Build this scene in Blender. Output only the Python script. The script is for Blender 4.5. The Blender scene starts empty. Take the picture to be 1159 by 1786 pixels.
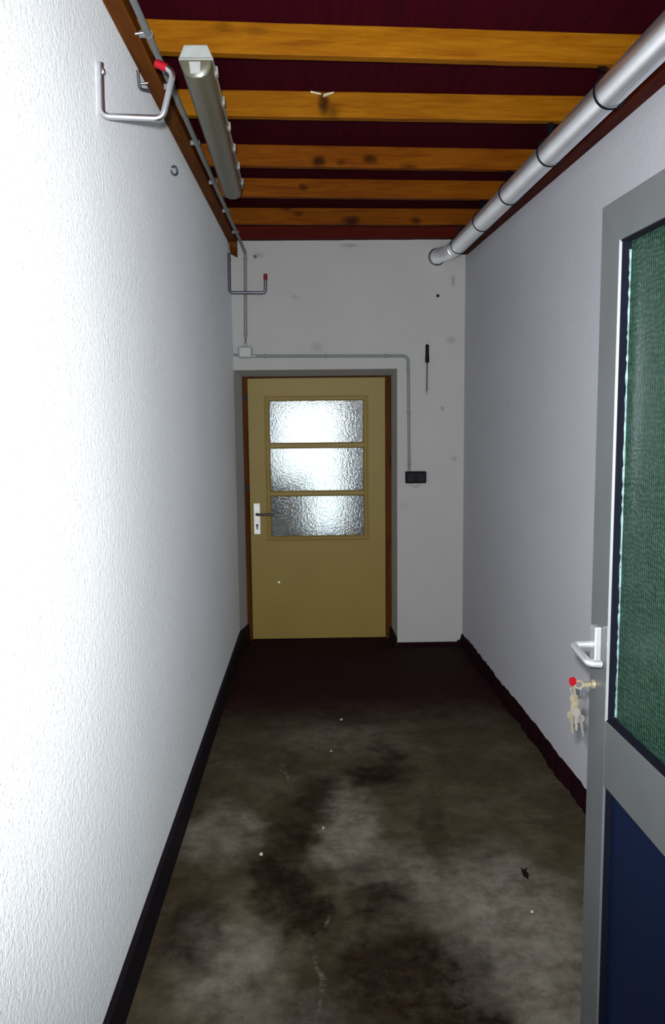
import bpy, bmesh, math, random
from mathutils import Vector, Matrix

# ------------------------------------------------------------------ camera, light, exposure
S = bpy.context.scene
COL = S.collection
W_PX, H_PX = 1159.0, 1786.0
F_PX, PITCH, YAW, ROLL, EYE = 1444.0, 0.1208, 0.0177, -0.0106, 1.672

cd = bpy.data.cameras.new('camera')
cam = bpy.data.objects.new('camera', cd)
COL.objects.link(cam)
S.camera = cam
cd.sensor_fit = 'VERTICAL'
cd.sensor_height = 24.0
cd.lens = 24.0 * F_PX / H_PX
cd.clip_start = 0.02
fwd = Vector((math.sin(YAW) * math.cos(PITCH), math.cos(YAW) * math.cos(PITCH), -math.sin(PITCH)))
rt = Vector((math.cos(YAW), -math.sin(YAW), 0))
up = rt.cross(fwd)
r2 = math.cos(ROLL) * rt + math.sin(ROLL) * up
u2 = -math.sin(ROLL) * rt + math.cos(ROLL) * up
cam.matrix_world = Matrix(((r2.x, u2.x, -fwd.x, 0), (r2.y, u2.y, -fwd.y, 0), (r2.z, u2.z, -fwd.z, EYE), (0, 0, 0, 1)))

wd = bpy.data.worlds.new('daylight')
S.world = wd
wd.use_nodes = True
bgn = wd.node_tree.nodes['Background']
bgn.inputs[0].default_value = (0.80, 0.93, 1.0, 1)
bgn.inputs[1].default_value = 1.6

ld = bpy.data.lights.new('camera_flash', 'SPOT')           # the compact camera's own flash
ld.energy = 760.0
ld.color = (0.97, 0.985, 1.0)
ld.shadow_soft_size = 0.018
flash = bpy.data.objects.new('camera_flash', ld)
flash.location = (-0.030, 0.0, 1.738)
flash.rotation_euler = (math.radians(90) - PITCH * 0.2, 0, -YAW)
ld.spot_size = math.radians(106)
ld.spot_blend = 1.0
COL.objects.link(flash)

S.view_settings.view_transform = 'Standard'
S.view_settings.look = 'None'
S.view_settings.gamma = 1.0
S.view_settings.use_curve_mapping = False
S.view_settings.exposure = 0.0

# ------------------------------------------------------------------ helpers: nodes and materials
def new_mat(name):
    m = bpy.data.materials.new(name)
    m.use_nodes = True
    nt = m.node_tree
    return m, nt, nt.nodes['Principled BSDF']

def N(nt, t, **kw):
    n = nt.nodes.new(t)
    for k, v in kw.items():
        setattr(n, k, v)
    return n

def noise(nt, vec, scale, detail=4, rough=0.55, dist=0.0):
    n = N(nt, 'ShaderNodeTexNoise')
    n.inputs['Scale'].default_value = scale
    n.inputs['Detail'].default_value = detail
    n.inputs['Roughness'].default_value = rough
    n.inputs['Distortion'].default_value = dist
    if vec is not None:
        nt.links.new(vec, n.inputs['Vector'])
    return n.outputs['Fac']

def ramp(nt, fac, stops):
    n = N(nt, 'ShaderNodeValToRGB')
    e = n.color_ramp.elements
    while len(e) < len(stops):
        e.new(0.5)
    for i, (p, c) in enumerate(stops):
        e[i].position = p
        e[i].color = (c[0], c[1], c[2], 1) if not isinstance(c, (int, float)) else (c, c, c, 1)
    nt.links.new(fac, n.inputs[0])
    return n.outputs[0]

def mixc(nt, fac, a, b, mode='MIX'):
    n = N(nt, 'ShaderNodeMix', data_type='RGBA', blend_type=mode)
    for idx, v in ((0, fac), (6, a), (7, b)):
        if isinstance(v, (int, float)):
            n.inputs[idx].default_value = v
        elif isinstance(v, tuple):
            n.inputs[idx].default_value = (v[0], v[1], v[2], 1)
        else:
            nt.links.new(v, n.inputs[idx])
    return n.outputs[2]

def math_n(nt, op, a, b=None, c=None, clamp=False):
    n = N(nt, 'ShaderNodeMath', operation=op, use_clamp=clamp)
    for i, v in enumerate((a, b, c)):
        if v is None:
            continue
        if isinstance(v, (int, float)):
            n.inputs[i].default_value = v
        else:
            nt.links.new(v, n.inputs[i])
    return n.outputs[0]

def objco(nt, scale=(1, 1, 1), rnd=True):
    tc = N(nt, 'ShaderNodeTexCoord')
    mp = N(nt, 'ShaderNodeMapping')
    mp.inputs['Scale'].default_value = scale
    nt.links.new(tc.outputs['Object'], mp.inputs['Vector'])
    if not rnd:
        return mp.outputs[0]
    oi = N(nt, 'ShaderNodeObjectInfo')
    mul = math_n(nt, 'MULTIPLY', oi.outputs['Random'], 37.0)
    ad = N(nt, 'ShaderNodeVectorMath', operation='ADD')
    nt.links.new(mp.outputs[0], ad.inputs[0])
    nt.links.new(mul, ad.inputs[1])
    return ad.outputs[0]

def position(nt):
    return N(nt, 'ShaderNodeNewGeometry').outputs['Position']

def bump(nt, bsdf, height, strength=0.3, dist=0.01):
    b = N(nt, 'ShaderNodeBump')
    b.inputs['Strength'].default_value = strength
    b.inputs['Distance'].default_value = dist
    nt.links.new(height, b.inputs['Height'])
    nt.links.new(b.outputs[0], bsdf.inputs['Normal'])
    return b

def spot(nt, vec, c, r, soft=0.6):
    """1 inside an ellipse round point c with radii r, fading to 0 at its rim"""
    s = N(nt, 'ShaderNodeVectorMath', operation='SUBTRACT')
    nt.links.new(vec, s.inputs[0]); s.inputs[1].default_value = c
    d = N(nt, 'ShaderNodeVectorMath', operation='DIVIDE')
    nt.links.new(s.outputs[0], d.inputs[0]); d.inputs[1].default_value = r
    l = N(nt, 'ShaderNodeVectorMath', operation='LENGTH')
    nt.links.new(d.outputs[0], l.inputs[0])
    mr = N(nt, 'ShaderNodeMapRange', interpolation_type='SMOOTHSTEP')
    nt.links.new(l.outputs['Value'], mr.inputs[0])
    mr.inputs[1].default_value = 1.0 - soft; mr.inputs[2].default_value = 1.0 + soft
    mr.inputs[3].default_value = 1.0; mr.inputs[4].default_value = 0.0
    return mr.outputs[0]

def spots(nt, vec, lst):
    acc = None
    for c, r, k, soft in lst:
        v = math_n(nt, 'MULTIPLY', spot(nt, vec, c, r, soft), k)
        acc = v if acc is None else math_n(nt, 'MAXIMUM', acc, v)
    return acc

def plain(name, col, rough=0.5, metal=0.0, var=0.12, scale=25.0, bmp=0.0, spec=0.5):
    m, nt, b = new_mat(name)
    n = noise(nt, objco(nt), scale, 3)
    a = tuple(c * (1 - var) for c in col); z = tuple(min(1, c * (1 + var)) for c in col)
    nt.links.new(ramp(nt, n, [(0.3, a), (0.7, z)]), b.inputs['Base Color'])
    b.inputs['Roughness'].default_value = rough
    b.inputs['Metallic'].default_value = metal
    b.inputs['Specular IOR Level'].default_value = spec
    if bmp:
        bump(nt, b, n, bmp, 0.003)
    return m

def wood(name, axis, dark, mid, light, rough=0.6, knots=True, at=None, spec=0.04):
    m, nt, b = new_mat(name)
    sc = [14.0, 14.0, 14.0]; sc[axis] = 1.1
    v = objco(nt, tuple(sc))
    n1 = noise(nt, v, 2.2, 6, 0.6, 0.6)
    col = ramp(nt, n1, [(0.28, dark), (0.5, mid), (0.72, light)])
    sc2 = [60.0, 60.0, 60.0]; sc2[axis] = 1.5
    n2 = noise(nt, objco(nt, tuple(sc2)), 2.0, 3)
    col = mixc(nt, 0.35, col, ramp(nt, n2, [(0.3, dark), (0.7, light)]))
    if knots:
        sk = [9.0, 9.0, 9.0]; sk[axis] = 3.2
        vo = N(nt, 'ShaderNodeTexVoronoi')
        vo.inputs['Scale'].default_value = 0.8
        nt.links.new(objco(nt, tuple(sk)), vo.inputs['Vector'])
        k = ramp(nt, vo.outputs['Distance'], [(0.03, 0.85), (0.16, 0.0)])
        col = mixc(nt, k, col, tuple(c * 0.22 for c in dark))
    if at:
        nz = N(nt, 'ShaderNodeTexNoise'); nz.inputs['Scale'].default_value = 26
        pp = position(nt)
        nt.links.new(pp, nz.inputs['Vector'])
        wb = N(nt, 'ShaderNodeVectorMath', operation='MULTIPLY_ADD')
        nt.links.new(nz.outputs['Color'], wb.inputs[0]); wb.inputs[1].default_value = (0.03, 0, 0.02); nt.links.new(pp, wb.inputs[2])
        col = mixc(nt, spots(nt, wb.outputs[0], [((x + 0.015, y, z + 0.01), (rx, 0.09, rz), k, 0.7) for x, y, z, rx, rz, k in at]), col, tuple(c * 0.18 for c in dark))
    nt.links.new(col, b.inputs['Base Color'])
    b.inputs['Roughness'].default_value = rough
    b.inputs['Specular IOR Level'].default_value = spec
    bump(nt, b, n2, 0.15, 0.004)
    return m

def plaster(name, col, grain=130.0, strength=0.5, marks=None, seed=0.0, dirt=0.06):
    m, nt, b = new_mat(name)
    p = position(nt)
    big = noise(nt, p, 1.6 + seed, 5)
    c = ramp(nt, big, [(0.3, tuple(x * (1 - dirt) for x in col)), (0.7, col)])
    fine = noise(nt, p, grain, 3, 0.6)
    mid = noise(nt, p, grain * 0.32, 3, 0.6)
    h = math_n(nt, 'ADD', fine, mid)
    c = mixc(nt, 0.5, c, mixc(nt, math_n(nt, 'MULTIPLY', fine, 0.35), c, tuple(x * 0.55 for x in col)))
    pits = N(nt, 'ShaderNodeTexVoronoi'); pits.inputs['Scale'].default_value = 2.7
    nt.links.new(p, pits.inputs['Vector'])
    c = mixc(nt, ramp(nt, pits.outputs['Distance'], [(0.012, 0.55), (0.03, 0.0)]), c, (0.12, 0.11, 0.11))
    if marks:
        wob = N(nt, 'ShaderNodeVectorMath', operation='MULTIPLY_ADD')
        nz = N(nt, 'ShaderNodeTexNoise'); nz.inputs['Scale'].default_value = 40
        nt.links.new(p, nz.inputs['Vector'])
        nt.links.new(nz.outputs['Color'], wob.inputs[0])
        wob.inputs[1].default_value = (0.03, 0.0, 0.03)
        nt.links.new(p, wob.inputs[2])
        c = mixc(nt, spots(nt, wob.outputs[0], marks), c, (0.10, 0.095, 0.09))
    nt.links.new(c, b.inputs['Base Color'])
    b.inputs['Roughness'].default_value = 0.85
    b.inputs['Specular IOR Level'].default_value = 0.15
    bump(nt, b, h, strength, 0.006)
    return m

# ------------------------------------------------------------------ helpers: meshes and objects
def base_of(o):
    v = Vector((0, 0, 0))
    while o is not None:
        v = v + o.location
        o = o.parent
    return v

def obj(name, bm, mat, parent=None, smooth=False, bevel=0.0):
    """links the bmesh (world coordinates) as one mesh object"""
    bmesh.ops.recalc_face_normals(bm, faces=bm.faces)
    if parent is None:
        xs = [v.co.x for v in bm.verts]; ys = [v.co.y for v in bm.verts]; zs = [v.co.z for v in bm.verts]
        org = Vector(((min(xs) + max(xs)) / 2, (min(ys) + max(ys)) / 2, min(zs)))
    else:
        org = base_of(parent)
    bmesh.ops.translate(bm, verts=bm.verts, vec=-org)
    me = bpy.data.meshes.new(name)
    if smooth:
        for f in bm.faces:
            f.smooth = True
    bm.to_mesh(me); bm.free()
    o = bpy.data.objects.new(name, me)
    COL.objects.link(o)
    me.materials.append(mat)
    if parent is None:
        o.location = org
    else:
        o.parent = parent
    if bevel:
        md = o.modifiers.new('bevel', 'BEVEL'); md.width = bevel; md.segments = 2
        md.limit_method = 'ANGLE'; md.angle_limit = math.radians(40)
    if smooth:
        try:
            me.set_sharp_from_angle(angle=math.radians(40))
        except Exception:
            pass
    return o

def thing(name, loc, label, cat, group=None, kind=None):
    o = bpy.data.objects.new(name, None)
    o.empty_display_size = 0.1
    COL.objects.link(o)
    o.location = loc
    return tag(o, label, cat, group, kind)

def tag(o, label, cat, group=None, kind=None):
    o['label'] = label; o['category'] = cat
    if group: o['group'] = group
    if kind: o['kind'] = kind
    return o

def struct(name, bm, mat, label, cat, bevel=0.0):
    return tag(obj(name, bm, mat, None, False, bevel), label, cat, None, 'structure')

def BM():
    return bmesh.new()

def hexa(bm, pts):
    """8 points: bottom ring of 4, top ring of 4"""
    v = [bm.verts.new(p) for p in pts]
    for q in ((0, 1, 2, 3), (4, 5, 6, 7), (0, 1, 5, 4), (1, 2, 6, 5), (2, 3, 7, 6), (3, 0, 4, 7)):
        bm.faces.new([v[i] for i in q])
    return bm

def box(bm, x0, x1, y0, y1, z0, z1, T=None):
    pts = [(x0, y0, z0), (x1, y0, z0), (x1, y1, z0), (x0, y1, z0), (x0, y0, z1), (x1, y0, z1), (x1, y1, z1), (x0, y1, z1)]
    if T: pts = [T(*p) for p in pts]
    return hexa(bm, pts)

def prism(bm, ring0, ring1):
    a = [bm.verts.new(p) for p in ring0]; b = [bm.verts.new(p) for p in ring1]
    n = len(a)
    bm.faces.new(a); bm.faces.new(b)
    for i in range(n):
        bm.faces.new((a[i], a[(i + 1) % n], b[(i + 1) % n], b[i]))
    return bm

def fillet(pts, r, n=6):
    pts = [Vector(p) for p in pts]
    out = [pts[0]]
    for i in range(1, len(pts) - 1):
        p, a, b = pts[i], pts[i - 1], pts[i + 1]
        da, db = (a - p), (b - p)
        d = min(r, da.length * 0.49, db.length * 0.49)
        s, e = p + da.normalized() * d, p + db.normalized() * d
        for k in range(n + 1):
            t = k / n
            out.append(s * (1 - t) ** 2 + p * 2 * t * (1 - t) + e * t * t)
    out.append(pts[-1])
    return out

def tube(bm, pts, rad, seg=14, cap=True):
    pts = [Vector(p) for p in pts]
    rads = rad if isinstance(rad, (list, tuple)) else [rad] * len(pts)
    tan = []
    for i in range(len(pts)):
        a = pts[max(0, i - 1)]; b = pts[min(len(pts) - 1, i + 1)]
        t = b - a
        if t.length < 1e-9: t = tan[-1] if tan else Vector((0, 0, 1))
        tan.append(t.normalized())
    ref = Vector((0, 0, 1)) if abs(tan[0].z) < 0.9 else Vector((1, 0, 0))
    nrm = (ref - tan[0] * ref.dot(tan[0])).normalized()
    rings = []
    for i, p in enumerate(pts):
        nrm = (nrm - tan[i] * nrm.dot(tan[i])).normalized()
        bi = tan[i].cross(nrm)
        rings.append([bm.verts.new(p + (nrm * math.cos(2 * math.pi * k / seg) + bi * math.sin(2 * math.pi * k / seg)) * rads[i]) for k in range(seg)])
    for i in range(len(rings) - 1):
        for k in range(seg):
            bm.faces.new((rings[i][k], rings[i][(k + 1) % seg], rings[i + 1][(k + 1) % seg], rings[i + 1][k]))
    if cap:
        bm.faces.new(rings[0]); bm.faces.new(rings[-1])
    return bm

def ring(bm, c, axis, R, r, seg=28, sec=8, arc=(0, 2 * math.pi), flat=1.0):
    """torus (or an arc of one); flat stretches the section along the axis"""
    ax = Vector(axis).normalized()
    ref = Vector((0, 0, 1)) if abs(ax.z) < 0.9 else Vector((1, 0, 0))
    u = (ref - ax * ref.dot(ax)).normalized(); v = ax.cross(u)
    full = abs(arc[1] - arc[0] - 2 * math.pi) < 1e-6
    cnt = seg if full else seg + 1
    rings = []
    for i in range(cnt):
        a = arc[0] + (arc[1] - arc[0]) * i / seg
        d = u * math.cos(a) + v * math.sin(a)
        rings.append([bm.verts.new(Vector(c) + d * (R + r * math.cos(2 * math.pi * k / sec)) + ax * (r * flat * math.sin(2 * math.pi * k / sec))) for k in range(sec)])
    for i in range(cnt if full else cnt - 1):
        A, B = rings[i], rings[(i + 1) % cnt]
        for k in range(sec):
            bm.faces.new((A[k], A[(k + 1) % sec], B[(k + 1) % sec], B[k]))
    if not full:
        bm.faces.new(rings[0]); bm.faces.new(rings[-1])
    return bm

def ball(bm, c, r, sc=(1, 1, 1)):
    res = bmesh.ops.create_uvsphere(bm, u_segments=14, v_segments=10, radius=1.0)
    for v in res['verts']:
        v.co = Vector((v.co.x * r * sc[0] + c[0], v.co.y * r * sc[1] + c[1], v.co.z * r * sc[2] + c[2]))
    return bm

# ------------------------------------------------------------------ dimensions of the place
XL = -0.5666                       # left wall
DEPTH = 5.77                       # end wall
def XR(y): return 1.0225 + 0.0384 * (DEPTH - y)      # right wall runs slightly splayed
ZJ, ZD = 2.818, 2.915              # underside of joists / of roof boards
Y_IN = -0.3
Y_DOOR = 5.985

# ------------------------------------------------------------------ materials
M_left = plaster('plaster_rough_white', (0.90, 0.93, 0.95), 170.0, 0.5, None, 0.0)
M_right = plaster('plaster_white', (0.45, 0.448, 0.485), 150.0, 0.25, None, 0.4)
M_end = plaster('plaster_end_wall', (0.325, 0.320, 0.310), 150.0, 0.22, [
    ((0.955, DEPTH, 2.56), (0.012, 1, 0.035), 0.4, 0.5), ((0.945, DEPTH, 2.165), (0.030, 1, 0.022), 0.3, 0.6),
    ((0.885, DEPTH, 1.70), (0.013, 1, 0.013), 0.4, 0.6), ((0.97, DEPTH, 1.35), (0.02, 1, 0.015), 0.3, 0.6),
    ((0.02, DEPTH, 2.13), (0.035, 1, 0.03), 0.22, 0.5), ((-0.12, DEPTH, 2.46), (0.03, 1, 0.012), 0.25, 0.6),
    ((-0.36, DEPTH, 2.74), (0.03, 1, 0.015), 0.35, 0.6), ((0.25, DEPTH, 2.80), (0.05, 1, 0.012), 0.4, 0.7),
    ((0.62, DEPTH, 1.02), (0.03, 1, 0.03), 0.15, 0.8)], 0.8)
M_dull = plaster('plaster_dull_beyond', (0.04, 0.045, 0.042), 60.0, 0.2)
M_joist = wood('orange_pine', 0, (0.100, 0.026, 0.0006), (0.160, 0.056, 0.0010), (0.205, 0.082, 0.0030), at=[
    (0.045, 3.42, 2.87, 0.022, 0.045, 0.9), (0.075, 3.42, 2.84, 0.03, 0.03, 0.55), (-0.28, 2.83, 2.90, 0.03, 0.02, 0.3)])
M_joist_red_dim = wood('reddish_pine_dimmed', 0, (0.070, 0.012, 0.0004), (0.112, 0.029, 0.0006), (0.150, 0.049, 0.0015), at=[  # redder pine, also darkened to carry the light falloff with depth
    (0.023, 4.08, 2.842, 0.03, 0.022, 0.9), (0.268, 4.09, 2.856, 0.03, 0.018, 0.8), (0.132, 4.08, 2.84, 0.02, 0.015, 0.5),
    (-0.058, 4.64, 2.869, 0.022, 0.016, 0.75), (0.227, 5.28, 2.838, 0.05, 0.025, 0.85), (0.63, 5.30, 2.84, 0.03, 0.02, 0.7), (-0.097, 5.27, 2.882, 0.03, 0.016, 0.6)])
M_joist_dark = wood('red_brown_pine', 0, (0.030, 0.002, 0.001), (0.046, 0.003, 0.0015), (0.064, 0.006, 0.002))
M_ledger_dim = wood('stained_beam_dimmed', 1, (0.026, 0.002, 0.001), (0.042, 0.004, 0.0015), (0.062, 0.010, 0.002))  # same stain as the left ledger, darkened for the shade behind the duct
M_ledger = wood('brown_stained_beam', 1, (0.045, 0.010, 0.0012), (0.080, 0.022, 0.002), (0.115, 0.036, 0.003))
M_deck = wood('dark_red_boards', 1, (0.018, 0.0003, 0.003), (0.027, 0.0004, 0.004), (0.036, 0.0008, 0.005), 0.8, False)
M_frame_wood = wood('orange_door_frame', 2, (0.022, 0.0040, 0.0008), (0.052, 0.0135, 0.0012), (0.085, 0.028, 0.002))
M_black_base = plain('black_skirting', (0.0065, 0.0035, 0.0065), 0.7, 0, 0.2, 12, 0, 0.12)
M_maroon = plain('dark_maroon_skirting', (0.009, 0.0012, 0.003), 0.9, 0, 0.35, 30, 0.5, 0.05)
M_cream = plain('cream_door_paint', (0.178, 0.126, 0.026), 0.5, 0, 0.05, 3.0, 0, 0.2)
M_cream_bar = plain('cream_glazing_bar', (0.182, 0.126, 0.030), 0.5, 0, 0.05, 6.0, 0, 0.2)
M_alu = plain('anodised_aluminium', (0.088, 0.094, 0.097), 0.45, 0.2, 0.07, 5.0)
M_alu_bright = plain('bright_aluminium', (0.52, 0.54, 0.56), 0.3, 0.7, 0.04)
def duct_material():
    m, nt, b = new_mat('hooped_duct_metal')
    n = noise(nt, objco(nt), 7.0, 4)
    nt.links.new(ramp(nt, n, [(0.3, (0.74, 0.75, 0.78)), (0.7, (0.84, 0.85, 0.88))]), b.inputs['Base Color'])
    b.inputs['Metallic'].default_value = 0.95
    b.inputs['Roughness'].default_value = 0.37
    b.inputs['Anisotropic'].default_value = 0.88
    b.inputs['Anisotropic Rotation'].default_value = 0.25
    tg = N(nt, 'ShaderNodeTangent', direction_type='RADIAL', axis='Y')
    nt.links.new(tg.outputs[0], b.inputs['Tangent'])
    return m
M_galv = duct_material()
M_zinc = plain('zinc_steel', (0.66, 0.66, 0.70), 0.30, 1.0, 0.06)
M_dull_steel = plain('dull_steel', (0.12, 0.12, 0.14), 0.4, 0.8, 0.1)
M_dark_red = plain('dark_red_cap', (0.13, 0.006, 0.012), 0.6, 0, 0.1, 25, 0, 0.2)  # darker red for the cap of the far hook
M_steel_dark = plain('dark_steel', (0.05, 0.05, 0.06), 0.5, 0.6, 0.1)
M_black = plain('black_plastic', (0.0028, 0.0028, 0.006), 0.5, 0, 0.1, 25, 0, 0.1)
M_rubber = plain('black_gasket', (0.0018, 0.0022, 0.006), 0.9, 0, 0.1, 25, 0, 0.1)
M_navy = plain('navy_panel', (0.0016, 0.0055, 0.022), 0.5, 0, 0.1, 2.0, 0, 0.15)
M_conduit = plain('grey_conduit', (0.125, 0.135, 0.135), 0.5)
M_pale_plastic = plain('pale_grey_plastic', (0.24, 0.255, 0.245), 0.5)
M_red = plain('red_rubber_cap', (0.20, 0.002, 0.008), 0.5, 0, 0.1, 25, 0, 0.15)
M_housing = plain('lamp_housing_grey', (0.17, 0.175, 0.16), 0.45)
M_diffuser = plain('lamp_diffuser_grey', (0.068, 0.062, 0.038), 0.3, 0, 0.06, 4.0)
M_brass = plain('worn_key_brass', (0.26, 0.225, 0.15), 0.4, 0.5)
M_key_steel = plain('worn_key_steel', (0.19, 0.18, 0.16), 0.4, 0.5)
M_white = plain('white_enamel', (0.75, 0.76, 0.72), 0.4)
M_leaf = plain('dead_leaf', (0.008, 0.005, 0.003), 0.9, 0, 0.2, 40, 0, 0.05)
M_chip = plain('pale_flake', (0.36, 0.33, 0.25), 0.7)
M_seal = plain('sealant', (0.11, 0.18, 0.17), 0.4, 0, 0.5, 60)

def floor_material():
    m, nt, b = new_mat('stained_concrete')
    p = position(nt)
    nz = N(nt, 'ShaderNodeTexNoise'); nz.inputs['Scale'].default_value = 3.2; nz.inputs['Detail'].default_value = 5
    nt.links.new(p, nz.inputs['Vector'])
    wob = N(nt, 'ShaderNodeVectorMath', operation='MULTIPLY_ADD')
    nt.links.new(nz.outputs['Color'], wob.inputs[0]); wob.inputs[1].default_value = (0.26, 0.36, 0.0)
    off = N(nt, 'ShaderNodeVectorMath', operation='ADD')
    nt.links.new(p, off.inputs[0]); off.inputs[1].default_value = (-0.13, -0.18, 0.0)
    nt.links.new(off.outputs[0], wob.inputs[2])
    q = wob.outputs[0]
    n1 = noise(nt, p, 2.6, 8, 0.62)
    n2 = noise(nt, p, 24.0, 6, 0.7)
    c = ramp(nt, n1, [(0.30, (0.030, 0.021, 0.011)), (0.52, (0.047, 0.037, 0.021)), (0.72, (0.075, 0.062, 0.042))])
    fz = N(nt, 'ShaderNodeTexNoise'); fz.inputs['Scale'].default_value = 11.0; fz.inputs['Detail'].default_value = 5
    nt.links.new(p, fz.inputs['Vector'])
    fw = N(nt, 'ShaderNodeVectorMath', operation='MULTIPLY_ADD')
    nt.links.new(fz.outputs['Color'], fw.inputs[0]); fw.inputs[1].default_value = (0.16, 0.22, 0.0)
    fo = N(nt, 'ShaderNodeVectorMath', operation='ADD')
    nt.links.new(q, fo.inputs[0]); fo.inputs[1].default_value = (-0.08, -0.11, 0.0)
    nt.links.new(fo.outputs[0], fw.inputs[2])
    q = fw.outputs[0]
    light = spots(nt, q, [((-0.40, 3.16, 0), (0.15, 0.25, 1), 0.5, 0.45), ((0.11, 3.15, 0), (0.11, 0.36, 1), 0.62, 0.5),
                          ((0.62, 2.45, 0), (0.24, 0.50, 1), 0.7, 0.5), ((-0.30, 2.33, 0), (0.16, 0.22, 1), 0.6, 0.6),
                          ((0.30, 2.78, 0), (0.16, 0.20, 1), 0.45, 0.6), ((0.10, 4.1, 0), (0.30, 0.20, 1), 0.28, 0.6),
                          ((-0.12, 2.10, 0), (0.20, 0.14, 1), 0.4, 0.6)])
    n3 = noise(nt, p, 9.0, 8, 0.72)
    light = math_n(nt, 'MULTIPLY', light, math_n(nt, 'MULTIPLY_ADD', n3, 1.7, 0.0, True))
    c = mixc(nt, light, c, (0.165, 0.150, 0.126))
    dark = spots(nt, q, [((0.25, 3.66, 0), (0.15, 0.13, 1), 0.9, 0.57), ((0.33, 3.86, 0), (0.06, 0.16, 1), 0.7, 0.67), ((-0.02, 3.48, 0), (0.08, 0.20, 1), 0.75, 0.62),
                         ((-0.12, 3.12, 0), (0.09, 0.22, 1), 0.85, 0.62), ((-0.15, 2.80, 0), (0.10, 0.24, 1), 0.95, 0.57), ((-0.07, 2.58, 0), (0.10, 0.12, 1), 0.95, 0.62),
                         ((0.20, 2.66, 0), (0.12, 0.12, 1), 0.85, 0.62), ((0.10, 2.86, 0), (0.14, 0.08, 1), 0.55, 0.70), ((0.22, 2.26, 0), (0.24, 0.28, 1), 0.90, 0.57),
                         ((0.36, 2.02, 0), (0.17, 0.24, 1), 0.9, 0.52), ((0.10, 2.05, 0), (0.20, 0.22, 1), 0.65, 0.67), ((-0.42, 2.50, 0), (0.09, 0.16, 1), 0.7, 0.67),
                         ((0.05, 2.36, 0), (0.12, 0.25, 1), 0.6, 0.70), ((0.44, 3.18, 0), (0.04, 0.20, 1), 0.45, 0.70)])
    dark = math_n(nt, 'MULTIPLY', dark, math_n(nt, 'MULTIPLY_ADD', noise(nt, p, 17.0, 8, 0.8), 1.9, 0.02), None, True)
    c = mixc(nt, dark, c, (0.0085, 0.0036, 0.0016))
    # darker red-brown tone towards the far end
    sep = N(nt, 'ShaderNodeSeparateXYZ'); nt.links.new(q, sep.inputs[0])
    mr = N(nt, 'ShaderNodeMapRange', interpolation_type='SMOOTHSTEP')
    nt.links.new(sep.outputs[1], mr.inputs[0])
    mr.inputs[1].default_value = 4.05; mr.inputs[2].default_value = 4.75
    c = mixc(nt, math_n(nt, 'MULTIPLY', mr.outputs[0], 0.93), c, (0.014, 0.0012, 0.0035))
    # thin trickles of white paint
    tr = spots(nt, wob.outputs[0], [((-0.01, 2.36, 0), (0.008, 0.30, 1), 0.28, 0.5), ((-0.18, 3.75, 0), (0.012, 0.14, 1), 0.45, 0.5)])
    tr = math_n(nt, 'MULTIPLY', tr, ramp(nt, n2, [(0.45, 0.0), (0.62, 1.0)]))
    c = mixc(nt, tr, c, (0.17, 0.16, 0.14))
    c = mixc(nt, 0.75, c, ramp(nt, n3, [(0.30, (0.50, 0.48, 0.45)), (0.52, (1.0, 1.0, 1.0)), (0.72, (1.22, 1.22, 1.2))]), 'MULTIPLY')
    c = mixc(nt, 0.45, c, ramp(nt, n2, [(0.3, (0.50, 0.50, 0.50)), (0.7, (1.3, 1.3, 1.3))]), 'MULTIPLY')
    nt.links.new(c, b.inputs['Base Color'])
    b.inputs['Roughness'].default_value = 0.8
    b.inputs['Specular IOR Level'].default_value = 0.08
    bump(nt, b, n2, 0.25, 0.006)
    return m
M_floor = floor_material()

def pane_material():
    m, nt, b = new_mat('hammered_clear_glass')
    v = objco(nt, (1, 1, 1))
    vo = N(nt, 'ShaderNodeTexVoronoi', feature='SMOOTH_F1')
    vo.inputs['Scale'].default_value = 85
    nt.links.new(v, vo.inputs['Vector'])
    h = math_n(nt, 'ADD', vo.outputs['Distance'], noise(nt, v, 120, 2))
    b.inputs['Base Color'].default_value = (0.93, 0.97, 0.96, 1)
    b.inputs['Roughness'].default_value = 0.06
    b.inputs['Transmission Weight'].default_value = 1.0
    b.inputs['IOR'].default_value = 1.45
    bump(nt, b, h, 0.36, 0.005)
    return m
M_pane = pane_material()

def green_material():
    m, nt, b = new_mat('green_ribbed_glass')
    v = objco(nt, (1, 1, 1))
    wv = N(nt, 'ShaderNodeTexWave', bands_direction='Y'); wv.inputs['Scale'].default_value = 32
    wv.inputs['Distortion'].default_value = 3.0; wv.inputs['Detail'].default_value = 2; wv.inputs['Detail Scale'].default_value = 1.5
    nt.links.new(v, wv.inputs['Vector'])
    wz = N(nt, 'ShaderNodeTexWave', bands_direction='Z'); wz.inputs['Scale'].default_value = 24
    wz.inputs['Distortion'].default_value = 9.0; wz.inputs['Detail'].default_value = 2
    nt.links.new(v, wz.inputs['Vector'])
    n = math_n(nt, 'MULTIPLY', noise(nt, v, 55, 5, 0.7), 1.6)
    h = math_n(nt, 'MULTIPLY', math_n(nt, 'ADD', math_n(nt, 'ADD', wv.outputs['Fac'], math_n(nt, 'MULTIPLY', wz.outputs['Fac'], 0.5)), n), 0.40)
    nt.links.new(ramp(nt, h, [(0.35, (0.002, 0.013, 0.009)), (0.65, (0.012, 0.036, 0.024)), (1.0, (0.05, 0.080, 0.058))]), b.inputs['Base Color'])
    b.inputs['Roughness'].default_value = 0.32
    b.inputs['Transmission Weight'].default_value = 0.08
    b.inputs['Specular IOR Level'].default_value = 0.12
    b.inputs['IOR'].default_value = 1.5
    bump(nt, b, h, 0.6, 0.004)
    return m
M_green = green_material()

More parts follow.
